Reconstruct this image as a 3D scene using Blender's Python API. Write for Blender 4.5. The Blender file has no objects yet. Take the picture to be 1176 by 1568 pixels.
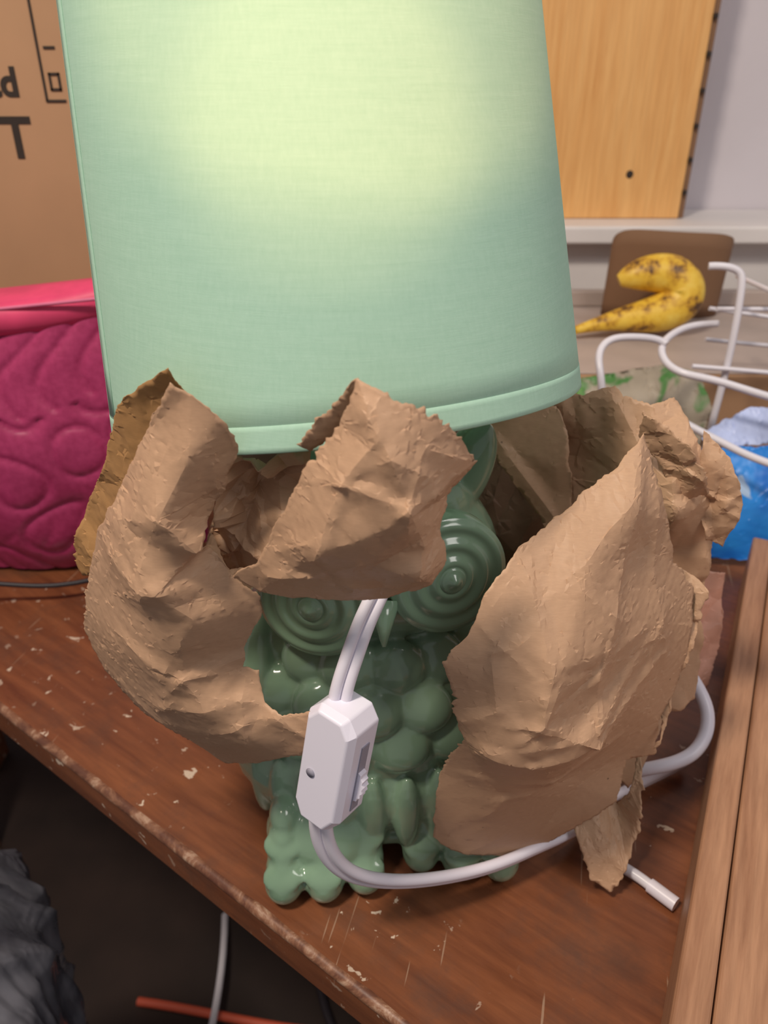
import bpy, bmesh, math, random
import numpy as np
from mathutils import Vector, Matrix, geometry, noise
D=bpy.data
scene=bpy.context.scene
COL=scene.collection
try:
    scene.view_settings.view_transform='Standard'
except Exception: pass

# ---------------------------------------------------------------- helpers
def link(o,parent=None):
    COL.objects.link(o)
    if parent: o.parent=parent
    return o
def empty(name):
    return link(D.objects.new(name,None))
def mesh_obj(name,verts,faces,mat=None,parent=None,smooth=True):
    me=D.meshes.new(name); me.from_pydata([tuple(v) for v in verts],[],faces); me.update()
    if smooth:
        me.polygons.foreach_set('use_smooth',[True]*len(me.polygons))
    if mat: me.materials.append(mat)
    return link(D.objects.new(name,me),parent)
def bm_obj(name,bm,mat=None,parent=None,smooth=True):
    me=D.meshes.new(name); bmesh.ops.recalc_face_normals(bm,faces=bm.faces[:]); bm.to_mesh(me); bm.free()
    if smooth: me.polygons.foreach_set('use_smooth',[True]*len(me.polygons))
    if mat: me.materials.append(mat)
    return link(D.objects.new(name,me),parent)
def bevel(o,w=.002,seg=3):
    m=o.modifiers.new('bevel','BEVEL'); m.width=w; m.segments=seg; m.limit_method='ANGLE'; m.angle_limit=.6
    return o
def prism(name,poly,z0,z1,mat,parent=None,bev=.002):
    """vertical prism from an xy polygon"""
    bm=bmesh.new()
    a=[bm.verts.new((x,y,z0)) for x,y in poly]; b=[bm.verts.new((x,y,z1)) for x,y in poly]
    n=len(poly); bm.faces.new(a); bm.faces.new(b)
    for i in range(n): bm.faces.new((a[i],a[(i+1)%n],b[(i+1)%n],b[i]))
    o=bm_obj(name,bm,mat,parent,False)
    if bev: bevel(o,bev)
    return o
def box(name,x0,x1,y0,y1,z0,z1,mat,parent=None,bev=.002):
    return prism(name,[(x0,y0),(x1,y0),(x1,y1),(x0,y1)],z0,z1,mat,parent,bev)
def tube(name,pts,r,mat,parent=None,radii=None,cyclic=False,poly=False,res=6):
    cu=D.curves.new(name,'CURVE'); cu.dimensions='3D'; cu.bevel_depth=r; cu.bevel_resolution=4; cu.use_fill_caps=True
    if poly: sp=cu.splines.new('POLY')
    else: sp=cu.splines.new('NURBS')
    sp.points.add(len(pts)-1)
    for i,p in enumerate(pts):
        sp.points[i].co=(p[0],p[1],p[2],1)
        if radii: sp.points[i].radius=radii[i]
    if not poly:
        sp.order_u=min(4,len(pts)); sp.use_endpoint_u=not cyclic
    sp.use_cyclic_u=cyclic; cu.resolution_u=res
    tmp=D.objects.new(name+'_c',cu); COL.objects.link(tmp)
    dg=bpy.context.evaluated_depsgraph_get()
    me=D.meshes.new_from_object(tmp.evaluated_get(dg)); D.objects.remove(tmp); me.name=name
    me.materials.clear(); me.materials.append(mat)
    me.polygons.foreach_set('use_smooth',[True]*len(me.polygons))
    return link(D.objects.new(name,me),parent)
MM=lambda L:[(a/1000,b/1000,c/1000) for a,b,c in L]

class N:
    def __init__(s,name):
        s.m=D.materials.new(name); s.m.use_nodes=True; s.nt=s.m.node_tree
        s.b=s.nt.nodes['Principled BSDF']; s.out=s.nt.nodes['Material Output']
        s.tc=s.nt.nodes.new('ShaderNodeTexCoord')
    def n(s,t,**k):
        x=s.nt.nodes.new(t)
        for a,v in k.items(): setattr(x,a,v)
        return x
    def l(s,a,b): s.nt.links.new(a,b)
    def mapping(s,scale=(1,1,1),rot=(0,0,0),src='Object'):
        m=s.n('ShaderNodeMapping'); m.inputs['Scale'].default_value=scale; m.inputs['Rotation'].default_value=rot
        if rot!=(0,0,0):   # rotate first, then scale
            m.inputs['Scale'].default_value=(1,1,1)
            m2=s.n('ShaderNodeMapping'); m2.inputs['Scale'].default_value=scale
            s.l(s.tc.outputs[src],m.inputs[0]); s.l(m.outputs[0],m2.inputs[0]); return m2.outputs[0]
        s.l(s.tc.outputs[src],m.inputs[0]); return m.outputs[0]
    def noise(s,vec,scale,detail=4,rough=.5,dist=0):
        x=s.n('ShaderNodeTexNoise'); x.inputs['Scale'].default_value=scale; x.inputs['Detail'].default_value=detail
        x.inputs['Roughness'].default_value=rough; x.inputs['Distortion'].default_value=dist
        s.l(vec,x.inputs['Vector']); return x.outputs['Fac']
    def ramp(s,fac,stops):
        r=s.n('ShaderNodeValToRGB'); e=r.color_ramp.elements
        while len(e)<len(stops): e.new(.5)
        for i,(p,c) in enumerate(stops):
            e[i].position=p; e[i].color=(*c,1) if len(c)==3 else c
        s.l(fac,r.inputs[0]); return r.outputs[0]
    def mix(s,fac,a,b,mode='MIX'):
        x=s.n('ShaderNodeMix',data_type='RGBA',blend_type=mode)
        if isinstance(fac,(int,float)): x.inputs[0].default_value=fac
        else: s.l(fac,x.inputs[0])
        for i,v in ((6,a),(7,b)):
            if isinstance(v,tuple): x.inputs[i].default_value=(*v,1)
            else: s.l(v,x.inputs[i])
        return x.outputs[2]
    def bump(s,h,strength=.3,dist=.001):
        b=s.n('ShaderNodeBump'); b.inputs['Strength'].default_value=strength; b.inputs['Distance'].default_value=dist
        s.l(h,b.inputs['Height']); s.l(b.outputs[0],s.b.inputs['Normal'])
    def col(s,c):
        if isinstance(c,tuple): s.b.inputs['Base Color'].default_value=(*c,1)
        else: s.l(c,s.b.inputs['Base Color'])
    def set(s,**k):
        for a,v in k.items(): s.b.inputs[a.replace('_',' ')].default_value=v
        return s
def simple(name,c,rough=.5,var=.12,scale=20,**k):
    m=N(name); v=m.mapping()
    f=m.noise(v,scale,4)
    dark=tuple(x*(1-var) for x in c); lite=tuple(min(1,x*(1+var)) for x in c)
    m.col(m.ramp(f,[(.3,dark),(.7,lite)])); m.set(Roughness=rough,**k)
    return m.m
def srgb(r,g,b):
    f=lambda x:(x/255/12.92) if x/255<.04045 else ((x/255+.055)/1.055)**2.4
    return (f(r),f(g),f(b))

# ---------------------------------------------------------------- materials
def kraft(name,c,c2):
    m=N(name); v=m.mapping()
    f=m.noise(v,9,5,.6); g=m.noise(m.mapping((1,1,6)),300,3,.6)
    base=m.ramp(f,[(.3,c2),(.7,c)])
    base=m.mix(.10,base,m.ramp(g,[(.35,tuple(x*.55 for x in c)),(.65,tuple(min(1,x*1.3) for x in c))]))
    vo=m.n('ShaderNodeTexVoronoi'); vo.inputs['Scale'].default_value=45; m.l(v,vo.inputs['Vector'])
    sp=m.ramp(vo.outputs['Distance'],[(.022,(1,1,1)),(.03,(0,0,0))])
    base=m.mix(sp,base,tuple(x*.35 for x in c))
    m.col(base); m.set(Roughness=.50); m.b.inputs['Specular IOR Level'].default_value=.35
    m.bump(m.noise(v,35,3,.5,.5),.06,.0012)
    tr=m.n('ShaderNodeBsdfTranslucent'); tr.inputs[0].default_value=(c[0]*1.0,c[1]*.75,c[2]*.5,1)
    mx=m.n('ShaderNodeMixShader'); mx.inputs[0].default_value=.12
    m.l(m.b.outputs[0],mx.inputs[1]); m.l(tr.outputs[0],mx.inputs[2]); m.l(mx.outputs[0],m.out.inputs[0])
    return m.m
K1=kraft('kraft_paper',(.60,.38,.24),(.53,.33,.205))
K2=kraft('kraft_paper_lit_through',(.52,.29,.12),(.44,.235,.09))  # orange base colour stands for light passing through the curled paper
K3=kraft('kraft_paper_shaded',(.26,.16,.10),(.21,.13,.085))  # kraft darkened in its colour for the shade inside the wrapping

def wood(name,c1,c2,rot=0,scale=(1,14,14),rough=.45,flecks=False,streak=.35):
    m=N(name); v=m.mapping(scale,(0,0,rot)); vo=m.mapping()
    f=m.noise(v,5,8,.65,.6); g=m.noise(v,22,6,.6,.2)
    base=m.ramp(f,[(.32,c1),(.68,c2)])
    base=m.mix(streak,base,m.ramp(g,[(.35,tuple(x*.6 for x in c1)),(.65,tuple(min(1,x*1.25) for x in c2))]))
    h=g
    if flecks:
        big=m.noise(vo,7,3,.5)
        wear=m.noise(vo,13,6,.7)
        base=m.mix(m.ramp(wear,[(.50,(0,0,0)),(.70,(.65,.65,.65))]),base,(.075,.04,.028))
        fl=m.noise(vo,80,4,.6,.5)
        a=m.ramp(fl,[(.64,(0,0,0)),(.655,(1,1,1))])
        b=m.ramp(big,[(.47,(0,0,0)),(.57,(1,1,1))])
        k=m.mix(1.0,a,b,'MULTIPLY')
        base=m.mix(k,base,(.62,.50,.39))
        sc=m.noise(m.mapping((40,1.6,1),(0,0,.25)),9,2,.4)
        s2=m.ramp(sc,[(.725,(0,0,0)),(.745,(.5,.5,.5))])
        base=m.mix(s2,base,(.45,.32,.22))
        m.l(m.ramp(wear,[(.35,(.25,.25,.25)),(.7,(.5,.5,.5))]),m.b.inputs['Roughness'])
    else: m.set(Roughness=rough)
    m.col(base); m.bump(h,.12,.0008)
    return m.m
M_table=wood('worn_table_wood',(.120,.038,.017),(.25,.088,.036),rot=.6435,scale=(1,9,9),flecks=True,streak=.2)
m=N('worn_table_edge'); v=m.mapping()
m.col(m.ramp(m.noise(v,45,6,.75,1),[(.42,(.12,.045,.025)),(.54,(.24,.11,.06)),(.68,(.50,.34,.24))])); m.set(Roughness=.45); M_edge=m.m
M_pine=wood('pine_board',(.74,.36,.110),(.86,.50,.19),scale=(14,1,.7),rough=.5,streak=.18)
M_crate=wood('crate_wood',(.29,.135,.070),(.47,.26,.15),rot=-1.10,rough=.5,streak=.25)
M_wall=simple('wall_paint',srgb(212,206,212),.8,.05,4)
M_white=simple('white_shelf_paint',(.76,.73,.72),.5,.06,8)
M_counter=simple('grayish_tray_surface',(.46,.38,.34),.5,.12,12)
M_floor=simple('dark_floor',(.03,.017,.013),.6,.4,6)
M_box=simple('cardboard',(.44,.255,.14),.85,.06,10)
M_boxd=simple('cardboard_dark',(.22,.12,.065),.85,.1,10)
M_ink=simple('black_ink',(.03,.02,.015),.8,.1,30)
M_wire=simple('white_coated_wire',(.76,.74,.80),.3,.03,10)
M_cord=simple('white_cord_vinyl',(.76,.73,.82),.35,.03,10)
M_dim=simple('white_switch_plastic',(.80,.78,.90),.3,.02,10)
M_wheel=simple('switch_dark_slot',(.30,.29,.36),.5,.05,20)
M_blk=simple('black_strap',(.02,.015,.02),.5,.1,20)
M_lblue=simple('pale_blue_plastic',(.45,.53,.80),.3,.25,25)
M_peach=simple('peach_packet',(.62,.33,.24),.45,.25,30)
M_brass=simple('brass',(.6,.42,.2),.3,.05,20,Metallic=1.0)
M_bulb=simple('bulb_glass_frosted',(.8,.8,.78),.3,.02,10)
M_orange=simple('orange_cable',(.7,.12,.06),.5,.1,10)
m=N('blue_plastic'); v=m.mapping()
m.col(m.ramp(m.noise(v,24,2,.5,.8),[(.35,(.015,.16,.62)),(.55,(.03,.28,.82)),(.66,(.03,.28,.82)),(.68,(.45,.62,.85))])); m.set(Roughness=.25); M_blue=m.m

m=N('gray_plastic_film'); v=m.mapping((1,1,.35))
m.col(m.ramp(m.noise(v,14,3,.5,1.5),[(.35,(.06,.06,.075)),(.65,(.19,.19,.22))])); m.set(Roughness=.18,Coat_Weight=.6)
m.bump(m.noise(v,22,2,.4,2),.5,.010); M_pbag=m.m

m=N('mint_fabric_shade')
fz=m.noise(m.mapping((3,3,60)),12,5,.7); fx=m.noise(m.mapping((60,60,3)),12,5,.7)
slub=m.mix(.5,fz,fx)
m.col(m.ramp(slub,[(.36,(.42,.66,.52)),(.64,(.48,.72,.58))])); m.set(Roughness=.8); m.b.inputs['Specular IOR Level'].default_value=.15
fine=m.mix(.5,m.noise(m.mapping((4,4,60)),40,3,.6),m.noise(m.mapping((60,60,4)),40,3,.6))
m.bump(fine,.18,.0004)
tr=m.n('ShaderNodeBsdfTranslucent'); tr.inputs[0].default_value=(.5,.75,.5,1)
mx=m.n('ShaderNodeMixShader'); mx.inputs[0].default_value=.12
m.l(m.b.outputs[0],mx.inputs[1]); m.l(tr.outputs[0],mx.inputs[2]); m.l(mx.outputs[0],m.out.inputs[0])
M_shade=m.m

m=N('green_glazed_ceramic'); v=m.mapping()
m.col(m.ramp(m.noise(v,16,3,.5),[(.3,(.185,.30,.20)),(.7,(.255,.385,.265))])); m.set(Roughness=.16,Coat_Weight=.4,Coat_Roughness=.06)
M_cer=m.m

m=N('pink_quilted_fabric'); v=m.mapping()
m.col(m.ramp(m.noise(v,180,3,.6),[(.35,(.36,.026,.11)),(.65,(.44,.040,.145))])); m.set(Roughness=.38)
m.bump(m.noise(v,500,2,.6),.08,.0005); M_pink=m.m
M_pinkb=simple('pink_binding',(.74,.06,.17),.5,.08,60)
M_stitch=simple('pink_stitching',(.70,.16,.30),.6,.05,60)

m=N('banana_skin'); v=m.mapping()
b0=m.ramp(m.noise(v,34,5,.7),[(.38,(.12,.055,.02)),(.44,(.55,.29,.03)),(.52,(.82,.52,.05)),(.7,(.90,.66,.12))])
m.col(b0); m.set(Roughness=.45); M_ban=m.m
m=N('produce_bag_print'); v=m.mapping()
m.col(m.ramp(m.noise(v,20,3,.5,.6),[(.42,(.40,.34,.26)),(.55,(.34,.29,.22)),(.60,(.06,.20,.04)),(.7,(.10,.28,.05))])); m.set(Roughness=.5); M_prod=m.m

# ---------------------------------------------------------------- crumpled sheets
def rbf(P,y,Q,smooth=1e-4):
    def k(r2): return .5*r2*np.log(r2+1e-12)
    n=len(P); A=np.zeros((n+3,n+3))
    d=((P[:,None]-P[None])**2).sum(-1)
    A[:n,:n]=k(d)+np.eye(n)*smooth; A[:n,n]=1; A[:n,n+1:]=P; A[n,:n]=1; A[n+1:,:n]=P.T
    w=np.linalg.solve(A,np.r_[y,0,0,0])
    d=((Q[:,None]-P[None])**2).sum(-1)
    return k(d)@w[:n]+w[n]+Q@w[n+1:]
class Facets:
    """piecewise-planar height field over a triangulation (the folds of crumpled paper)"""
    def __init__(s,pts,h):
        r=geometry.delaunay_2d_cdt([Vector(p) for p in pts],[],[],0,1e-6)
        s.V=np.array([tuple(v) for v in r[0]]); s.h=np.array([h[o[0]] if len(o) else 0 for o in r[3]]); s.F=[f for f in r[2] if len(f)==3]
        s.E=r[1]
    @staticmethod
    def random(lo,hi,spacing,amp,rng,ang=0,stretch=1.0):
        cx=(lo+hi)/2; R=np.array([[math.cos(ang),-math.sin(ang)],[math.sin(ang),math.cos(ang)]])
        ext=np.linalg.norm(hi-lo)/2+spacing*2
        nx=int(2*ext/(spacing*stretch))+1; nz=int(2*ext/spacing)+1
        pts=[]
        for i in range(nx+1):
            for j in range(nz+1):
                q=np.array([-ext+(i+rng.uniform(-.45,.45))*spacing*stretch,-ext+(j+rng.uniform(-.45,.45))*spacing])
                pts.append(tuple(R@q+cx))
        h=rng.uniform(-1,1,len(pts)); h=np.sign(h)*np.abs(h)**.7*amp
        return Facets(pts,h)
    def __call__(s,Q):
        out=np.full(len(Q),np.nan)
        for f in s.F:
            a,b,c=s.V[f[0]],s.V[f[1]],s.V[f[2]]
            lo=np.minimum(np.minimum(a,b),c)-.01; hi=np.maximum(np.maximum(a,b),c)+.01
            ix=np.where((Q[:,0]>=lo[0])&(Q[:,0]<=hi[0])&(Q[:,1]>=lo[1])&(Q[:,1]<=hi[1]))[0]
            if not len(ix): continue
            q=Q[ix]
            det=(b[1]-c[1])*(a[0]-c[0])+(c[0]-b[0])*(a[1]-c[1])
            if abs(det)<1e-9: continue
            l1=((b[1]-c[1])*(q[:,0]-c[0])+(c[0]-b[0])*(q[:,1]-c[1]))/det
            l2=((c[1]-a[1])*(q[:,0]-c[0])+(a[0]-c[0])*(q[:,1]-c[1]))/det
            l3=1-l1-l2
            m=(l1>=-1e-5)&(l2>=-1e-5)&(l3>=-1e-5)
            out[ix[m]]=l1[m]*s.h[f[0]]+l2[m]*s.h[f[1]]+l3[m]*s.h[f[2]]
        return out
def ridge(Q,p,q,amp,w,taper=.5):
    """sharp-crested crease along the segment p-q, fading out toward its ends"""
    p=np.array(p,float); q=np.array(q,float); ab=q-p; L=np.linalg.norm(ab)
    t=((Q-p)@ab)/(L*L); tc=np.clip(t,0,1)
    dv=Q-(p+tc[:,None]*ab); d=np.linalg.norm(dv,axis=1)
    side=np.sign(dv[:,0]*ab[1]-dv[:,1]*ab[0])
    ww=w*np.where(side>0,1.35,.65)*(.45+.55*np.sin(np.pi*np.clip(tc,.02,.98)))
    pr=np.maximum(0,1-d/ww)**1.25
    return -amp*pr*(1-taper*np.abs(2*tc-1)**1.5)
def sheet(name,outline,inner,mat,parent,amp=(4,1.2),sp=(26,10),step=2.0,seed=1,tear=1.0,thick=.3,ang=.6,stretch=1.7,sharp=17,planar=.45,relax=1,pre=1,folds=(),pinch=None):
    rng=np.random.default_rng(seed)
    O=np.array(outline,float); I=np.array(inner,float).reshape(-1,3)
    ctrl=np.vstack([O,I]); P=ctrl[:,[0,2]]; Y=ctrl[:,1]
    out=[]; n=len(O)
    for i in range(n):
        a=O[i,[0,2]]; b=O[(i+1)%n,[0,2]]; L=np.linalg.norm(b-a); k=max(1,int(L/.9))
        nrm=np.array([b[1]-a[1],a[0]-b[0]])/max(L,1e-6)
        rough=.25+4.5*max(0,noise.noise(Vector((i*1.7,seed,3.3))))
        for j in range(k):
            t=j/k; p=a+(b-a)*t; w=math.sin(math.pi*t)
            d=noise.noise(Vector((p[0]*.12+seed*7,p[1]*.12,0)))*tear*1.6*w+noise.noise(Vector((p[0]*.55,p[1]*.55,seed)))*tear*rough*.8+noise.noise(Vector((p[0]*1.7,p[1]*1.7,seed)))*tear*.35
            out.append(p+nrm*d)
    out=np.array(out); no=len(out)
    lo=out.min(0); hi=out.max(0); g=[]
    base_f=Facets([tuple(p) for p in P],Y)
    levels=[Facets.random(lo,hi,s_,a_,rng,ang+.9*li,stretch if li<2 else 1.2) for li,(s_,a_) in enumerate(zip(sp,amp))]
    X0,Z0=out[:,0],out[:,1]; X1,Z1=np.roll(X0,1),np.roll(Z0,1)
    den=np.where(Z1==Z0,1e-9,Z1-Z0)
    def inside_mask(g):
        res=np.zeros(len(g),bool)
        for k in range(0,len(g),4000):
            q=g[k:k+4000]
            c=((Z0[None]>q[:,1:])!=(Z1[None]>q[:,1:]))&(q[:,:1]<(X1-X0)[None]*(q[:,1:]-Z0[None])/den[None]+X0[None])
            res[k:k+4000]=c.sum(1)%2==1
        return res
    x=lo[0]; r=0
    while x<hi[0]:
        z=lo[1]+(step/2 if r%2 else 0)
        while z<hi[1]:
            g.append((x+rng.uniform(-.2,.2)*step,z+rng.uniform(-.2,.2)*step)); z+=step
        x+=step*.87; r+=1
    g=np.array(g); g=g[inside_mask(g)]
    dm=np.concatenate([np.min(((g[k:k+2000][:,None]-out[None])**2).sum(-1),1) for k in range(0,len(g),2000)]); g=g[dm>(step*.45)**2]
    # creases: hand-placed long folds plus fans of creases radiating from pinch points
    segs=[(f[0],f[1],f[2],f[3]) for f in folds]
    if pinch:
        for (px,pz,cnt,lmin,lmax,a_) in pinch:
            th0=rng.uniform(0,6.28)
            for k in range(cnt):
                th=th0+k*6.283/cnt+rng.uniform(-.4,.4); L=rng.uniform(lmin,lmax)
                q=(px+L*math.cos(th),pz+L*math.sin(th))
                m_=((px+q[0])/2+rng.uniform(-.08,.08)*L,(pz+q[1])/2+rng.uniform(-.08,.08)*L)
                s_=1 if rng.random()<.65 else -1
                segs.append(((px,pz),m_,s_*a_,L*.16+3)); segs.append((m_,q,s_*a_*.7,L*.16+2.5))
    ce=[]; cv=[]; extra=[]
    lines=[]
    for lv in [base_f]+levels[:2]:
        for (a,b) in lv.E: lines.append((lv.V[a],lv.V[b]))
    for s_ in segs: lines.append((np.array(s_[0],float),np.array(s_[1],float)))
    for (A_,B_) in lines:
        if (max(A_[0],B_[0])<lo[0]) or (min(A_[0],B_[0])>hi[0]) or (max(A_[1],B_[1])<lo[1]) or (min(A_[1],B_[1])>hi[1]): continue
        k=max(2,int(np.linalg.norm(B_-A_)/1.0)); T=np.linspace(0,1,k+1)
        S_=A_+(B_-A_)*T[:,None]
        ids=np.where(inside_mask(S_))[0]
        if len(ids)<3: continue
        for run in np.split(ids,np.where(np.diff(ids)>1)[0]+1):
            if len(run)<4: continue
            p0=S_[run[1]]; p1=S_[run[-2]]
            if np.linalg.norm(p1-p0)<.5: continue
            ce.append((no+len(cv),no+len(cv)+1)); cv+=[p0,p1]
            ab=p1-p0; LL=ab@ab
            t=np.clip(((g-p0)@ab)/LL,0,1); dd=((g-(p0+t[:,None]*ab))**2).sum(1)
            g=g[dd>(step*.3)**2]
            for tt in np.arange(1,int(math.sqrt(LL)/step))*step/math.sqrt(LL): extra.append(p0+ab*tt)
    parts=[out]+([np.array(cv)] if cv else [])+([np.array(extra)] if extra else [])+[g]
    allp=np.vstack(parts)
    r=geometry.delaunay_2d_cdt([Vector(p) for p in allp],ce,[list(range(no))],1,.02)
    Q=np.array([tuple(v) for v in r[0]])
    y=rbf(P,Y,Q,12.0); y=np.clip(y,Y.min()-4,Y.max()+4)
    lin=base_f(Q); lin=np.where(np.isnan(lin),y,lin)
    y=planar*lin+(1-planar)*y
    F_=r[2]; es=set()
    for f in F_:
        for i in range(len(f)):
            a,b=f[i],f[(i+1)%len(f)]; es.add((min(a,b),max(a,b)))
    ea=np.array(list(es)); cnt=np.zeros(len(Q)); np.add.at(cnt,ea[:,0],1); np.add.at(cnt,ea[:,1],1)
    def smooth(y,k):
        for _ in range(k):
            s_=np.zeros(len(Q)); np.add.at(s_,ea[:,0],y[ea[:,1]]); np.add.at(s_,ea[:,1],y[ea[:,0]])
            y=np.where(cnt>0,.5*y+.5*s_/np.maximum(cnt,1),y)
        return y
    for lv in levels: y+=np.nan_to_num(lv(Q))
    y=smooth(y,pre)
    for s_ in segs: y+=ridge(Q,*s_)
    y=smooth(y,relax)
    dz=np.nan_to_num(levels[0](Q))*.3
    V=[(Q[i,0]/1000,y[i]/1000,max(.0015,(Q[i,1]+dz[i])/1000)) for i in range(len(Q))]
    o=mesh_obj(name,V,[list(f) for f in F_],mat,parent)
    bm=bmesh.new(); bm.from_mesh(o.data); bmesh.ops.recalc_face_normals(bm,faces=bm.faces[:])
    for e in bm.edges:
        if len(e.link_faces)==2 and e.calc_face_angle(0)>math.radians(sharp): e.smooth=False
    bm.to_mesh(o.data); bm.free()
    if thick:
        s=o.modifiers.new('thick','SOLIDIFY'); s.thickness=thick/1000; s.offset=0
    return o

PAPER=empty('crumpled_kraft_wrapping_paper')
A=[(-70,240,315),(-64,240,311),(-54,240,302),(-51,243,295),(-51,245,289),(-57,248,273),(-65,250,260),(-68,252,247),(-60,250,235),(-49,250,223),(-49,250,215),(-57,252,198),(-60,254,184),(-53,252,183),(-51,250,169),(-43,245,166),(-26,238,175),(-24,236,168),(-25,238,151),(-44,250,136),(-78,275,105),(-98,285,111),(-121,290,126),(-140,300,145),(-146,300,168),(-132,285,207),(-118,275,240),(-100,262,267),(-83,250,294)]
Ai=[(-79,233,267),(-86,235,233),(-68,236,250),(-73,240,219),(-95,250,180),(-69,246,173),(-102,256,256),(-114,266,214),(-118,268,186),(-60,246,151),(-66,236,289),(-98,262,143)]
sheet('paper_front_fold',A,Ai,K1,PAPER,amp=(1.7,.6),sp=(28,12),seed=3,ang=.3,stretch=2.4,planar=.35,step=1.6,relax=1,
  folds=[((-116,240),(-92,232),2.6,12),((-92,232),(-66,238),1.8,9),((-112,196),(-84,184),2.6,11),((-84,184),(-57,190),2.2,10),((-75,308),(-92,262),1.2,10),((-92,262),(-120,215),1.2,10),((-100,160),(-60,172),2.2,12),((-130,150),(-96,134),1.6,10),((-60,172),(-34,158),1.8,8),((-88,172),(-104,150),1.4,7)],
  pinch=[(-92,232,4,14,30,1.2),(-84,184,5,12,28,1.3),(-60,268,4,8,20,1.0),(-60,160,4,10,22,1.2)])
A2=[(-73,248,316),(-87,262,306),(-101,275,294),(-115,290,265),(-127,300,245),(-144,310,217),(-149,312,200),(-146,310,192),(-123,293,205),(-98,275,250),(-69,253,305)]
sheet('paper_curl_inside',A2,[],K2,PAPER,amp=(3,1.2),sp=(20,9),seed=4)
B=[(-8,222,323),(0,220,319),(10,222,313),(21,228,304),(32,238,288),(22,240,275),(20,238,264),(23,240,247),(18,240,236),(1,246,225),(-22,246,226),(-48,246,229),(-58,246,235),(-47,240,245),(-40,236,260),(-30,230,281),(-25,228,291),(-14,226,306)]
Bi=[(-5,214,313),(2,211,301),(-12,216,291),(9,212,281),(-20,217,264),(-4,223,256),(12,223,250),(-35,232,246),(12,218,301),(16,226,270)]
sheet('paper_center_flap',B,Bi,K1,PAPER,amp=(1.9,.7),sp=(20,9),seed=8,step=1.4,ang=.9,stretch=2.4,planar=.6,relax=1,
  folds=[((-2,306),(-14,290),2.6,8),((-14,290),(-24,258),2.6,9),((0,302),(14,292),2.0,7),((14,292),(21,276),1.8,6),((17,262),(16,240),2.0,7),((-40,252),(-22,268),2.0,7),((-44,240),(-28,246),2.0,6),((-28,246),(4,238),1.8,7),((-14,290),(8,284),1.7,7),((8,284),(14,262),1.7,7),((14,300),(28,290),1.6,5)],
  pinch=[(-14,290,4,8,18,1.0),(8,284,5,8,18,1.1),(-20,250,5,8,20,1.1),(14,254,4,6,14,.9)])
sheet('paper_center_fold_edge',[(-8,226,322),(-16,230,312),(-29,234,296),(-25,236,293),(-12,234,301)],[],K1,PAPER,amp=(1,.5),sp=(14,7),seed=9,step=1.8)
E0=[(-56,258,285),(-46,260,278),(-36,262,281),(-27,258,281),(-29,256,265),(-37,254,246),(-49,256,230),(-64,260,225),(-70,262,240),(-63,262,266)]
sheet('paper_crumple',E0,[],K1,PAPER,amp=(8,4),sp=(13,7),seed=12,step=1.6,stretch=1.3,relax=0,pre=0,
  pinch=[(-50,262,6,8,18,3.0),(-56,240,5,8,16,3.0)])
C=[(116,318,264),(121,312,249),(132,310,223),(139,312,200),(155,318,180),(156,312,161),(152,305,124),(145,300,106),(148,302,82),(132,300,79),(129,295,52),(107,292,34),(78,285,20),(54,278,31),(36,275,40),(26,272,53),(26,268,93),(29,266,113),(37,258,139),(31,256,157),(29,256,172),(25,256,186),(28,256,193),(35,256,200),(42,262,217),(55,272,229),(77,290,239),(95,303,250)]
Ci=[(106,292,244),(85,270,225),(66,262,213),(52,252,200),(74,247,190),(48,249,175),(99,264,186),(128,292,178),(92,260,155),(117,278,138),(67,242,147),(45,248,141),(97,254,146),(125,284,140),(47,262,112),(86,276,88),(56,268,79),(118,300,215)]
sheet('paper_right_fold',C,Ci,K1,PAPER,amp=(1.9,.7),sp=(27,12),seed=21,ang=1.0,stretch=2.4,planar=.45,step=1.6,relax=1,
  folds=[((36,141),(66,134),2.8,13),((66,134),(98,138),3.6,14),((98,138),(134,158),2.8,12),((114,258),(104,214),2.6,11),((104,214),(94,172),2.8,11),((94,172),(98,138),2.2,9),((60,222),(70,186),2.4,9),((70,186),(66,160),2.8,10),((66,160),(98,138),2.2,9),((124,246),(126,200),2.0,8),((126,200),(140,150),2.2,9),((32,152),(48,166),1.8,7),((48,166),(44,196),1.4,7),((40,110),(84,98),1.3,10),((84,98),(120,110),1.5,9),((98,138),(112,110),2.0,9),((82,216),(110,190),1.6,8)],
  pinch=[(98,138,6,14,30,1.6),(68,162,6,10,26,1.4),(94,176,5,12,28,1.3),(50,196,4,8,20,1.0),(128,172,4,10,22,1.2),(60,90,3,12,24,.8)])
Dd=[(94,400,248),(124,395,259),(127,385,255),(140,375,254),(153,380,256),(158,370,247),(172,362,217),(179,358,170),(178,355,141),(184,350,122),(182,345,87),(167,340,77),(159,330,55),(148,330,28),(115,345,67),(100,370,145),(105,385,188),(100,400,214)]
sheet('paper_back_right',Dd,[(127,372,219),(146,345,218),(141,350,158),(159,340,121)],K1,PAPER,amp=(6,2),sp=(24,12),seed=31,
  folds=[((124,252),(140,222),4,10),((140,222),(160,240),3,8)],pinch=[(140,222,6,12,28,2.5),(165,150,5,10,26,2.5)])
sheet('paper_back_fold',[(47,404,237),(94,396,247),(100,388,235),(106,378,190),(98,378,172),(84,384,190),(68,392,210)],[],K1,PAPER,amp=(3,),sp=(20,),seed=33,folds=[((60,230),(98,184),3,9)])
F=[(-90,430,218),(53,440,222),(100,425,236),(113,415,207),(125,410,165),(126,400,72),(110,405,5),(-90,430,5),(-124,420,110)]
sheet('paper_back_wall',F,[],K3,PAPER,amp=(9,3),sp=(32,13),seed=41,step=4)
E=[(105,300,35),(118,305,43),(135,308,36),(144,320,71),(148,315,81),(145,305,61),(143,285,35),(135,278,19),(126,272,7),(115,275,12),(110,285,26)]
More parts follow.
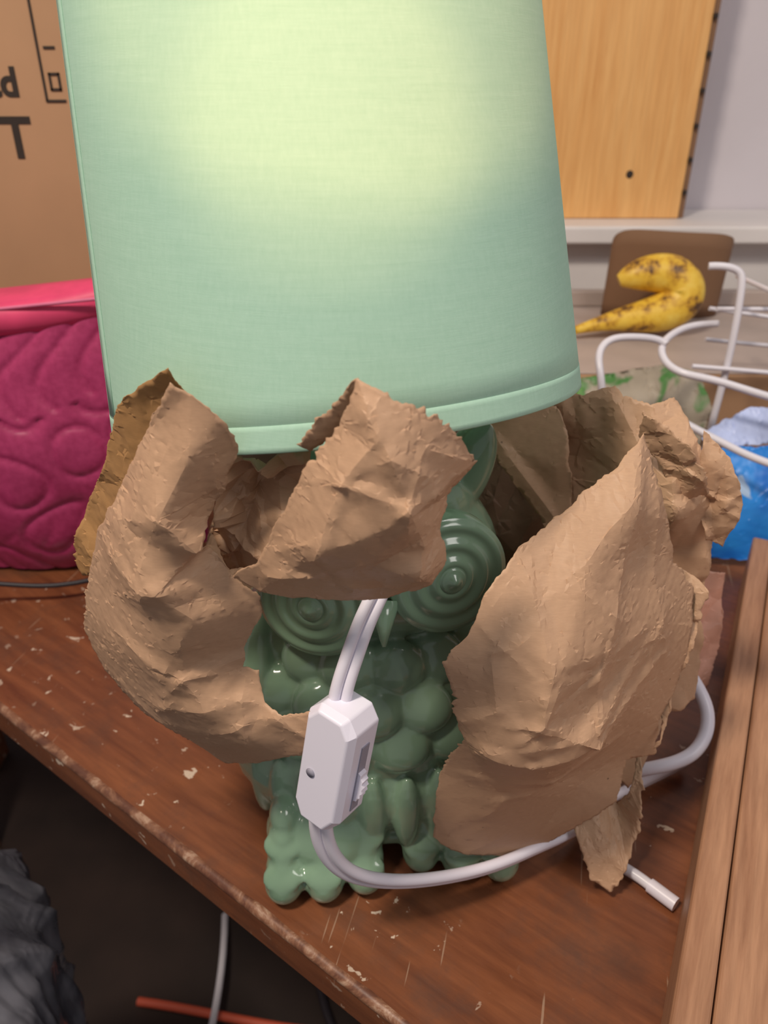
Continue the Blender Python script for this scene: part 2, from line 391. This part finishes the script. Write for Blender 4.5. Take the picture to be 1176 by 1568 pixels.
sheet('paper_torn_strip',E,[(125,280,25)],K1,PAPER,amp=(3,1.5),sp=(13,6),seed=51,step=1.4,pinch=[(128,28,5,8,16,1.8)])
sheet('paper_torn_flap_1',[(150,330,185),(163,318,178),(160,312,158),(154,305,130),(149,300,105),(143,298,92),(150,305,120),(147,312,150)],[],K1,PAPER,amp=(3,1.5),sp=(13,6),seed=52,step=1.4,pinch=[(156,160,5,8,16,1.8)])
sheet('paper_torn_flap_2',[(160,360,250),(173,350,238),(182,345,215),(180,345,185),(170,350,190),(160,352,222)],[],K1,PAPER,amp=(4,2),sp=(15,7),seed=53,step=1.4,pinch=[(171,215,6,8,18,2.2)])
sheet('paper_torn_flap_3',[(126,352,262),(146,340,250),(156,338,236),(163,345,222),(150,350,214),(140,352,232),(128,356,246)],[],K1,PAPER,amp=(4,2),sp=(14,7),seed=54,step=1.4,pinch=[(148,236,6,8,18,2.2)])

# ---------------------------------------------------------------- owl lamp
LAMP=empty('owl_table_lamp')
bm=bmesh.new()
def ell(cx,cy,cz,rx,ry,rz,rot=None,u=28,v=18):
    M=Matrix.Translation((cx,cy,cz))
    if rot: M=M@Matrix.Rotation(rot[0],4,'X')@Matrix.Rotation(rot[1],4,'Y')@Matrix.Rotation(rot[2],4,'Z')
    M=M@Matrix.Diagonal((rx,ry,rz,1))
    bmesh.ops.create_uvsphere(bm,u_segments=u,v_segments=v,radius=1,matrix=M)
ell(-.006,.352,.088,.073,.060,.082)            # body
ell(-.008,.352,.052,.086,.064,.050)            # haunches
ell(-.004,.352,.017,.072,.056,.015)            # plinth
ell(.000,.348,.186,.060,.050,.046)             # head
ell(.002,.350,.215,.045,.038,.026)
ell(.040,.352,.228,.014,.013,.030,(0,.35,0))    # ear tufts
ell(-.036,.352,.218,.014,.013,.030,(0,-.35,0))
ell(-.072,.350,.100,.018,.045,.062,(0,.12,0))  # wings
ell(.066,.350,.100,.018,.045,.062,(0,-.12,0))
for z,n in [(.138,6),(.115,7),(.093,6)]:        # scalloped breast feathers
    k=math.sqrt(max(0,1-((z-.088)/.082)**2))
    for i in range(n):
        th=(i-(n-1)/2)*.42
        x=-.006+.068*k*math.sin(th); y=.352-.0565*k*math.cos(th)
        ell(x,y,z,.0165,.0085,.0155,(-.25,0,0),20,14)
for i in range(9):                              # ribbed belly feathers
    th=(i-4)*.24
    ell(-.006+.078*math.sin(th),.352-.062*math.cos(th),.048,.0075,.006,.028,None,16,10)
for x0,y0,fl in ((-.033,.2745,1),(.044,.2885,-1)):
    ell(x0,y0+.026,.026,.035,.026,.024)
    for i,dx in enumerate((-.0225,.000,.0225)):
        yo=(.0,.001,.006)[i] if fl>0 else (.006,.001,.0)[i]
        for k in range(5):                      # each toe: a tapering claw running down to the table
            t=k/4
            ell(x0+dx,y0+yo+.001+.019*t,.0125+.032*t**1.2,.0112-.0006*k,.0125,.0125-.0004*k,None,18,12)
        for k in range(2):                      # knuckle ridges
            ell(x0+dx,y0+yo-.0035+.010*k,.021+.014*k,.0112,.0085,.0035,(.7,0,0),16,10)
owl=bm_obj('ceramic_owl_body',bm,M_cer,LAMP)
rm=owl.modifiers.new('remesh','REMESH'); rm.mode='VOXEL'; rm.voxel_size=.0014; rm.use_smooth_shade=True
sm=owl.modifiers.new('smooth','SMOOTH'); sm.factor=.5; sm.iterations=4
def eye(name,c,n,R=.030):
    prof=[]; k=60
    for i in range(k+1):
        r=R*i/k
        h=.0045*math.cos(r/R*math.pi*.5)+.0009*math.cos(r/R*2*math.pi*3.5)
        if r<.0065: h+=.0035*math.sqrt(max(0,1-(r/.0065)**2))
        if i==k: h=-.012
        prof.append((r,h))
    V=[];Fc=[];S=56
    for r,h in prof:
        for j in range(S): V.append((r*math.cos(2*math.pi*j/S),r*math.sin(2*math.pi*j/S),h))
    for i in range(k):
        for j in range(S): Fc.append((i*S+j,i*S+(j+1)%S,(i+1)*S+(j+1)%S,(i+1)*S+j))
    q=Vector(n).to_track_quat('Z','Y').to_matrix().to_4x4()
    M=Matrix.Translation(c)@q
    return mesh_obj(name,[M@Vector(v) for v in V],Fc,M_cer,LAMP)
eye('owl_eye_1',(-.034,.303,.181),(-.28,-1,.10))
eye('owl_eye_2',(.031,.303,.197),(.32,-1,.16))
bm=bmesh.new(); bmesh.ops.create_cone(bm,cap_ends=True,segments=20,radius1=.008,radius2=.001,depth=.022,matrix=Matrix.Translation((0,.292,.178))@Matrix.Rotation(2.6,4,'X'))
bm_obj('owl_beak',bm,M_cer,LAMP)
# shade
axis=Matrix.Rotation(math.radians(-12),4,'X')@Matrix.Rotation(math.radians(-5.8),4,'Y')
SC=Vector((-.0175,.352,.2665))
def ring_mesh(name,prof,mat,S=128,closed=True):
    V=[];Fc=[]
    n=len(prof)
    for r,z in prof:
        for j in range(S):
            a=2*math.pi*j/S
            p=axis@Vector((r*math.cos(a),r*math.sin(a),z)); V.append(SC+p)
    for i in range(n if closed else n-1):
        i2=(i+1)%n
        for j in range(S): Fc.append((i*S+j,i*S+(j+1)%S,i2*S+(j+1)%S,i2*S+j))
    return mesh_obj(name,V,Fc,mat,LAMP)
R0,R1,H=.1095,.0925,.235
rr=lambda z:R0+(R1-R0)*z/H
prof=[(rr(z),z) for z in np.linspace(.0005,H-.0005,14)]+[(rr(z)-.0012,z) for z in np.linspace(H-.0005,.0005,14)]
ring_mesh('shade_fabric',prof,M_shade)
for nm,z0,z1 in (('shade_hem_bottom',0,.010),('shade_hem_top',H-.010,H)):
    zz=np.linspace(z0+.0004,z1-.0003,6)
    ring_mesh(nm,[(rr(z0)-.0004,z0)]+[(rr(z)+.00018,z) for z in zz]+[(rr(z1)-.0002,z1),(rr(z1)-.0018,z1),(rr(z0)-.0018,z0)],M_shade)
# overlap seam running up the fabric
sv=[];sf=[]
for i,z in enumerate(np.linspace(.011,H-.011,12)):
    for a in (math.radians(205),math.radians(211)):
        sv.append(SC+axis@Vector(((rr(z)+.0003)*math.cos(a),(rr(z)+.0003)*math.sin(a),z)))
for i in range(11): sf.append((2*i,2*i+1,2*i+3,2*i+2))
o=mesh_obj('shade_seam',sv,sf,M_shade,LAMP); s=o.modifiers.new('s','SOLIDIFY'); s.thickness=.0003
# stem, socket, bulb, spider
top=SC+axis@Vector((0,0,.03))
tube('lamp_stem',[(.004,.352,.225),(.0,.353,.25),tuple(top)],.006,M_brass,LAMP)
tube('lamp_socket',[tuple(SC+axis@Vector((0,0,.025))),tuple(SC+axis@Vector((0,0,.075)))],.016,M_brass,LAMP,poly=True)
bm=bmesh.new(); c=SC+axis@Vector((0,0,.115)); bmesh.ops.create_uvsphere(bm,u_segments=24,v_segments=16,radius=.03,matrix=Matrix.Translation(c)); bm_obj('light_bulb',bm,M_bulb,LAMP)
for k in range(3):
    a=k*2.094+.4; R=rr(.055)-.0025
    tube('shade_spider_%d'%(k+1),[tuple(SC+axis@Vector((0,0,.055))),tuple(SC+axis@Vector((R*math.cos(a),R*math.sin(a),.055)))],.0014,M_brass,LAMP,poly=True)
# cords (twin flex)
def twin(name,pts,r=.0021,parent=LAMP,mat=None,side=(1,0,0),gap=.0019):
    P=[Vector(p) for p in MM(pts)]
    for s_,sg in (('a',1),('b',-1)):
        Q=[]
        for i,p in enumerate(P):
            t=(P[min(i+1,len(P)-1)]-P[max(i-1,0)]).normalized()
            n=t.cross(Vector((0,1,.35)));
            if n.length<1e-3: n=Vector(side)
            n.normalize(); Q.append(p+n*gap*sg)
        tube(name+'_'+s_,Q,r,mat or M_cord,parent)
twin('cord_upper',[(6,285,236),(3,270,227),(-2,262,217),(-8,255,208),(-13,248,195),(-18,243,181),(-19,243,172)],r=.0026,gap=.0024)
twin('cord_lower',[(-27,240,118),(-30,240,108),(-29,239,86),(-18,244,60),(4,250,46),(32,262,33),(63,276,24),(90,290,24),(115,305,16),(135,335,8),(170,350,7),(200,365,10)],r=.0030,gap=.0026)
# dimmer switch
bm=bmesh.new()
w,h=.0125,.0315
outl=[(-w*.55,h),(w*.6,h),(w,h*.80),(w,-h*.74),(w*.55,-h),(-w*.6,-h),(-w,-h*.74),(-w,h*.80)]
dpt=.0098
fr=[bm.verts.new((x*.82,-dpt,z*.94)) for x,z in outl]; f2=[bm.verts.new((x,-dpt*.6,z)) for x,z in outl]; f3=[bm.verts.new((x,dpt,z)) for x,z in outl]
bm.faces.new(fr); bm.faces.new(f3)
for a,b in ((fr,f2),(f2,f3)):
    for i in range(8): bm.faces.new((a[i],a[(i+1)%8],b[(i+1)%8],b[i]))
DM=Matrix.Translation((-.0215,.238,.1455))@Matrix.Rotation(math.radians(7),4,'Y')@Matrix.Rotation(math.radians(-36),4,'Z')@Matrix.Rotation(math.radians(-4),4,'X')
bmesh.ops.transform(bm,matrix=DM,verts=bm.verts[:])
o=bm_obj('dimmer_switch_body',bm,M_dim,LAMP,False); bevel(o,.0009,3)
bm=bmesh.new(); bmesh.ops.create_cube(bm,size=1,matrix=DM@Matrix.Translation((w,.002,-.002))@Matrix.Diagonal((.0010,.0052,.036,1)))
bm_obj('dimmer_slot',bm,M_wheel,LAMP,False)
bm=bmesh.new(); S=52; vv=[]
for zz in (-.0021,.0021):
    vv.append([bm.verts.new(((.0120+(.0007 if j%2 else 0))*math.cos(2*math.pi*j/S),(.0120+(.0007 if j%2 else 0))*math.sin(2*math.pi*j/S),zz)) for j in range(S)])
bm.faces.new(vv[0]); bm.faces.new(vv[1])
for j in range(S): bm.faces.new((vv[0][j],vv[0][(j+1)%S],vv[1][(j+1)%S],vv[1][j]))
bmesh.ops.transform(bm,matrix=DM@Matrix.Translation((w-.0085,.002,-.006))@Matrix.Rotation(math.pi/2,4,'X'),verts=bm.verts[:])
bm_obj('dimmer_wheel',bm,M_dim,LAMP,False)
bm=bmesh.new(); bmesh.ops.create_cone(bm,cap_ends=True,segments=16,radius1=.0022,radius2=.0022,depth=.0012,matrix=DM@Matrix.Translation((-.0045,-.0097,-.003))@Matrix.Rotation(math.pi/2,4,'X'))
bm_obj('dimmer_screw',bm,M_wheel,LAMP)

# ---------------------------------------------------------------- table & room
ex,ey=.80,-.60
P0=(.007,.207)
pt=lambda a,b:(P0[0]+ex*a-ey*b, P0[1]+ey*a+ex*b)
TAB=empty('wooden_table')
poly=[pt(-1.05,0),pt(.75,0),(1.0,1.12),(-.87,1.12)]
prism('table_top',poly,-.030,0,M_table,TAB,.003)
rng=np.random.default_rng(77)
ed=[]
for i in range(181):
    a=-1.05+i*.01; x,y=pt(a,.0030); ed.append((x,y,-.0035))
tube('table_worn_edge',ed,.0038,M_edge,TAB,poly=True,radii=[1+rng.uniform(-.04,.04) for _ in ed])
for i,(a,b) in enumerate([(-.95,.1),(.6,.1)]):
    x,y=pt(a,b); box('table_leg_%d'%(i+1),x-.03,x+.03,y-.03,y+.03,-.75,-.030,M_table,TAB)
box('table_leg_3',.85,.91,1.04,1.10,-.75,-.030,M_table,TAB); box('table_leg_4',-.8,-.74,1.04,1.10,-.75,-.030,M_table,TAB)
prism('table_apron',[pt(-1.0,.03),pt(.65,.03),pt(.65,.05),pt(-1.0,.05)],-.10,-.030,M_table,TAB)
box('floor',-1.6,1.8,-1.2,1.4,-.80,-.75,M_floor,bev=0)
box('wall_back',-1.6,1.8,1.30,1.38,-.75,1.7,M_wall,bev=0)
box('wall_left',-1.6,-1.52,-1.2,1.30,-.75,1.7,M_wall,bev=0)
box('wall_right',1.72,1.8,-1.2,1.30,-.75,1.7,M_wall,bev=0)
SH=empty('white_window_ledge')
box('ledge_top',.0,1.2,1.125,1.298,.205,.229,M_white,SH,.004)
box('ledge_front',.0,1.2,1.16,1.298,-.75,.205,M_white,SH,.002)

# pine board with stapled edge
PB=empty('pine_board')
box('board_plank',.10,.431,1.195,1.217,.2295,.90,M_pine,PB,.002)
box('board_edge_strip',.431,.440,1.200,1.217,.2295,.90,M_boxd,PB,.001)
for i in range(14):
    z=.262+i*.043
    box('board_nail_%d'%(i+1),.431,.437,1.192,1.2,z,z+.006,M_ink,PB,.001)
bm=bmesh.new(); bmesh.ops.create_uvsphere(bm,u_segments=20,v_segments=10,radius=1,matrix=Matrix.Translation((.351,1.195,.289))@Matrix.Diagonal((.0052,.0015,.0055,1))); bm_obj('board_knot',bm,M_ink,PB)

# big cardboard box with printing
CB=empty('cardboard_box')
box('box_body',-.86,-.20,.78,1.10,.002,.62,M_box,CB,.004)
def text(name,s,loc,size,parent):
    cu=D.curves.new(name,'FONT'); cu.body=s; cu.size=size; cu.extrude=.0002; cu.offset=.0010; cu.align_x='RIGHT'
    t=D.objects.new(name+'_c',cu); COL.objects.link(t)
    dg=bpy.context.evaluated_depsgraph_get(); me=D.meshes.new_from_object(t.evaluated_get(dg)); D.objects.remove(t)
    me.materials.clear(); me.materials.append(M_ink)
    me.transform(Matrix.Translation(loc)@Matrix.Rotation(math.pi/2,4,'X'))
    return link(D.objects.new(name,me),parent)
text('print_line_1','pad',(-.324,.7795,.392),.032,CB)
text('print_line_2','1T',(-.320,.7795,.342),.048,CB)
for i,(x0,x1,z0,z1) in enumerate([(-.302,-.300,.388,.47),(-.302,-.284,.387,.389),(-.296,-.286,.396,.398),(-.296,-.286,.408,.410),(-.296,-.294,.396,.410),(-.288,-.286,.396,.410),(-.296,-.286,.428,.430)]):
    box('print_mark_%d'%(i+1),x0,x1,.7790,.7800,z0,z1,M_ink,CB,0)

# pink quilted bag
BG=empty('pink_quilted_bag')
rng=np.random.default_rng(5)
cells=[]
for i in range(-1,9):
    for j in range(-1,5):
        cells.append((-.66+i*.066+(j%2)*.033+rng.uniform(-.012,.012),.0+j*.060+rng.uniform(-.010,.010)))
cells=np.array(cells)
def bag_panel(name,yb,sgn):
    nx,nz=190,110; V=[];Fc=[]
    for j in range(nz+1):
        for i in range(nx+1):
            u=i/nx; w=j/nz
            x=-.66+u*.49; z=.004+w*.238
            wx=x+.012*math.sin(z*45); wz=z+.012*math.sin(x*40+1)
            dd=((cells-np.array([wx,wz]))**2).sum(1); kk=dd.argmin(); d0=math.sqrt(dd[kk])
            ring=abs(d0-.024)
            lines=abs((wx*1.0+.010*math.sin(wz*70)+10)%.030-.015)
            e=min(ring, lines+.004) if wz<.17 else lines
            puff=.0032*(1-math.exp(-e/.0035))
            soft=.007*noise.noise(Vector((x*14,z*14,2)))
            belly=.045*math.sin(math.pi*min(1,w*.8+.12))*(math.sin(math.pi*min(max(u,.02),.98))**.35)
            V.append((x+.015*(w-.5)*(u-.5),yb-sgn*(belly+puff+soft+.004),z))
    for j in range(nz):
        for i in range(nx):
            a=j*(nx+1)+i; Fc.append((a,a+1,a+nx+2,a+nx+1))
    return mesh_obj(name,V,Fc,M_pink,BG)
bag_panel('bag_front',.630,1); bag_panel('bag_back',.640,-1)
bm=bmesh.new(); S=72; rings=[]
zs=[(-.010,.027),(-.004,.031),(.003,.032),(.010,.030),(.015,.024)]
for k,(dzz,ry) in enumerate(zs):
    ring=[]
    for j in range(S):
        a=2*math.pi*j/S; ca,sa=math.cos(a),math.sin(a)
        X=-.415+.246*math.copysign(abs(ca)**.5,ca)
        ring.append(bm.verts.new((X,.635+ry*math.copysign(abs(sa)**.6,sa)+.004*math.sin(X*23),.238+dzz+(X+.30)*.10+.003*math.sin(X*31+1))))
    rings.append(ring)
for k in range(4):
    for j in range(S): bm.faces.new((rings[k][j],rings[k][(j+1)%S],rings[k+1][(j+1)%S],rings[k+1][j]))
bm.faces.new(rings[-1]); bm.faces.new(rings[0])
bm_obj('bag_top_binding',bm,M_pinkb,BG)
tube('bag_zipper',[(-.64,.605,.216),(-.41,.602,.236),(-.20,.605,.257)],.0014,M_stitch,BG)
tube('bag_strap_cord',[(-.45,.53,.045),(-.36,.548,.030),(-.31,.552,.018),(-.26,.56,.016),(-.2,.6,.02)],.0022,M_blk,BG)

# right-hand wooden crate
CR=empty('wooden_crate')
q0=(.098,.135); q1=(.328,.587)
dx,dy=q1[0]-q0[0],q1[1]-q0[1]; L=math.hypot(dx,dy); ux,uy=dx/L,dy/L; nx_,ny_=uy,-ux
def cr(a,b): return (q0[0]+ux*a+nx_*b,q0[1]+uy*a+ny_*b)
prism('crate_side_near',[cr(-.05,0),cr(L,0),cr(L,.016),cr(-.05,.016)],.001,.050,M_crate,CR,.002)
prism('crate_side_far',[cr(-.05,.24),cr(L,.24),cr(L,.256),cr(-.05,.256)],.001,.050,M_crate,CR,.002)
prism('crate_end_1',[cr(L-.016,.017),cr(L,.017),cr(L,.239),cr(L-.016,.239)],.001,.050,M_crate,CR,.002)
prism('crate_end_2',[cr(-.05,.017),cr(-.034,.017),cr(-.034,.239),cr(-.05,.239)],.001,.050,M_crate,CR,.002)
prism('crate_lid',[cr(-.033,.017),cr(L-.017,.017),cr(L-.017,.239),cr(-.033,.239)],.036,.046,M_crate,CR,.002)

# clutter at the back right
BX=empty('cardboard_tray')
box('tray_base',.16,.75,.80,1.10,.002,.126,M_box,BX,.003)
box('tray_top',.162,.748,.802,1.098,.126,.128,M_counter,BX,.001)
box('tray_rim',.16,.75,1.085,1.10,.128,.150,M_counter,BX,.003)
tube('banana',[(.232,.925,.140),(.250,.93,.143),(.282,.935,.150),(.320,.94,.153),(.350,.945,.158),(.368,.95,.174),(.362,.955,.192),(.338,.96,.204),(.300,.955,.199),(.286,.955,.192)],.0245,M_ban,None,radii=[.2,.28,.5,.85,1.0,1.08,1.05,.98,.75,.3],res=10)
V=[];Fc=[];n=40
for i in range(n+1):
    t=i/n; a=math.pi*t
    x=.372-.078*math.cos(a); y=1.045-.028*math.sin(a)
    hz=.240-.018*(2*t-1)**4+.004*math.cos(a)
    for j in range(7): V.append((x,y-.010*j/6,.129+(hz-.129)*j/6))
for i in range(n):
    for j in range(6): Fc.append((i*7+j,(i+1)*7+j,(i+1)*7+j+1,i*7+j+1))
o=mesh_obj('curled_cardboard_piece',V,Fc,M_boxd); s=o.modifiers.new('s','SOLIDIFY'); s.thickness=.003

PR=empty('produce_bag')
sheet('produce_bag_side',[(205,785,128),(300,790,142),(330,785,138),(345,760,105),(330,745,60),(225,745,2),(195,760,60)],[(260,750,110)],M_prod,PR,amp=(9,4,1),sp=(40,16,7),seed=61,step=4)
BP=empty('blue_plastic_packet')
sheet('packet_blue_face',[(292,655,104),(400,655,110),(460,650,94),(445,622,14),(300,612,10),(284,625,55)],[(350,626,60),(410,632,50)],M_blue,BP,amp=(3,1.0),sp=(40,18),seed=62,step=3)
sheet('packet_pale_top',[(300,672,114),(350,690,132),(440,690,126),(450,665,102),(400,662,106),(300,660,104)],[],M_lblue,BP,amp=(3,1.0),sp=(25,12),seed=63,step=3)
PK=empty('peach_snack_packet')
sheet('snack_packet_face',[(205,430,120),(228,430,115),(232,420,60),(226,410,25),(200,400,30),(196,415,80)],[],M_peach,PK,amp=(5,2),sp=(20,9),seed=64,step=3)

# dish rack
RK=empty('white_wire_dish_rack')
wr=.0034
tube('rack_post',MM([(296,722,256),(306,720,257),(319,720,255),(326,718,250),(327,714,240),(326,705,194),(324,705,120),(322,705,93),(322,705,3)]),wr,M_wire,RK)
tube('rack_loop_1',MM([(200,655,120),(198,660,164),(191,678,184),(203,692,198),(227,695,199),(257,705,194),(262,700,190)]),wr,M_wire,RK)
tube('rack_loop_2',MM([(325,745,197),(300,740,198),(274,720,196),(256,702,188),(258,685,176),(270,665,172),(300,660,170),(343,650,156),(420,640,140)]),wr,M_wire,RK)
tube('rack_base_bar',MM([(262,650,138),(276,640,132),(299,620,125),(332,600,112),(400,570,105)]),wr,M_wire,RK)
for i,p in enumerate([[(329,780,203),(399,780,193),(480,770,185)],[(323,760,177),(387,760,170),(480,755,165)],[(290,700,169),(363,700,163),(450,690,158)],[(315,730,215),(360,735,214),(480,740,210)],[(345,690,240),(350,780,235)],[(385,700,160),(385,700,235)],[(430,700,160),(430,700,235)]]):
    tube('rack_wire_%d'%(i+1),MM(p),.0022,M_wire,RK)

# white power cable on the right + clear plug cord
WC=empty('white_power_cable')
tube('cable_loop',MM([(190,400,75),(201,372,66),(205,358,54),(196,345,42),(182,338,37),(165,338,32),(150,345,20)]),.0042,M_cord,WC)
CP=empty('clear_tipped_cord')
tube('cord_run',MM([(120,300,6),(140,290,5),(150,278,5)]),.0032,M_wire,CP); tube('cord_tip',MM([(150,278,5),(161,266,5)]),.0042,M_cord,CP,poly=True)

# things under the table, left
PLB=empty('gray_plastic_bag')
V=[];Fc=[];S=220;n=110
for i in range(n+1):
    t=i/n
    for j in range(S):
        a=2*math.pi*j/S
        R=.122*min(1,(1.0-t)*5+.50)**.6*min(1,.8+t*2)
        p=Vector((math.cos(a),math.sin(a),t*3))
        w1=a*8+5*noise.noise(p*1.3)+t*2; w2=a*17+6*noise.noise(p*2.1+Vector((3,1,2)))-t*5
        R*=1+.075*(1-abs(math.sin(w1)))**1.5+.035*(1-abs(math.sin(w2)))-.05+.06*noise.noise(p*1.7)
        V.append((-.355+R*math.cos(a),.297+R*math.sin(a),-.745+t*.672))
for i in range(n):
    for j in range(S): Fc.append((i*S+j,i*S+(j+1)%S,(i+1)*S+(j+1)%S,(i+1)*S+j))
Fc.append(list(range(S))[::-1]); Fc.append([n*S+j for j in range(S)])
mesh_obj('bag_film',V,Fc,M_pbag,PLB)
UC=empty('tangled_floor_cables')
tube('orange_cable',[(-.35,.62,-.74),(-.2,.60,-.735),(-.05,.55,-.742),(.05,.6,-.742)],.006,M_orange,UC)
tube('white_cable',[(-.25,.75,-.74),(-.22,.6,-.70),(-.26,.5,-.735),(-.20,.42,-.742),(-.05,.40,-.742)],.005,M_wire,UC)
tube('black_cable',[(-.1,.75,-.742),(-.12,.6,-.74),(-.02,.52,-.742),(.03,.42,-.742)],.006,M_blk,UC)

# ---------------------------------------------------------------- light & camera
def area(name,loc,tgt,size,power,col):
    l=D.lights.new(name,'AREA'); l.size=size; l.energy=power; l.color=col
    o=link(D.objects.new(name,l)); o.location=loc
    o.rotation_euler=(Vector(tgt)-Vector(loc)).to_track_quat('-Z','Y').to_euler(); return o
area('ceiling_light',(-.50,-.15,1.5),(.02,.35,.1),.20,20,(1,.87,.73))
area('background_fill',(.9,-.3,1.5),(.5,1.2,.2),.6,7.5,(1,.94,.90))  # added fill that brightens the wall and clutter at the back
def spot(name,loc,tgt,deg,e,blend):
    l=D.lights.new(name,'SPOT'); l.energy=e; l.spot_size=math.radians(deg); l.spot_blend=blend; l.color=(1,.56,.24); l.shadow_soft_size=.012
    o=link(D.objects.new(name,l)); o.location=loc; o.rotation_euler=(Vector(tgt)-Vector(loc)).to_track_quat('-Z','Y').to_euler()
spot('added_patch_spot_1',(.10,-1.0,1.40),(-.012,.285,.462),6.4,66,.14)  # added narrow spot, makes the wide bright patch on the lampshade
spot('added_patch_spot_2',(.10,-1.0,1.40),(-.016,.262,.405),3.6,36,.16)  # second added spot, forms the lower tip of that patch
w=D.worlds.new('world'); scene.world=w; w.use_nodes=True
w.node_tree.nodes['Background'].inputs[0].default_value=(.84,.82,.85,1); w.node_tree.nodes['Background'].inputs[1].default_value=.30
cd=D.cameras.new('camera'); cam=link(D.objects.new('camera',cd)); cam.location=(0,0,.40); cam.rotation_euler=(math.radians(90-29),0,0)
cd.sensor_fit='VERTICAL'; cd.sensor_height=34.6; cd.lens=34.6*1178/1568; cd.clip_start=.01
cd.dof.use_dof=True; cd.dof.focus_distance=.33; cd.dof.aperture_fstop=11
scene.camera=cam
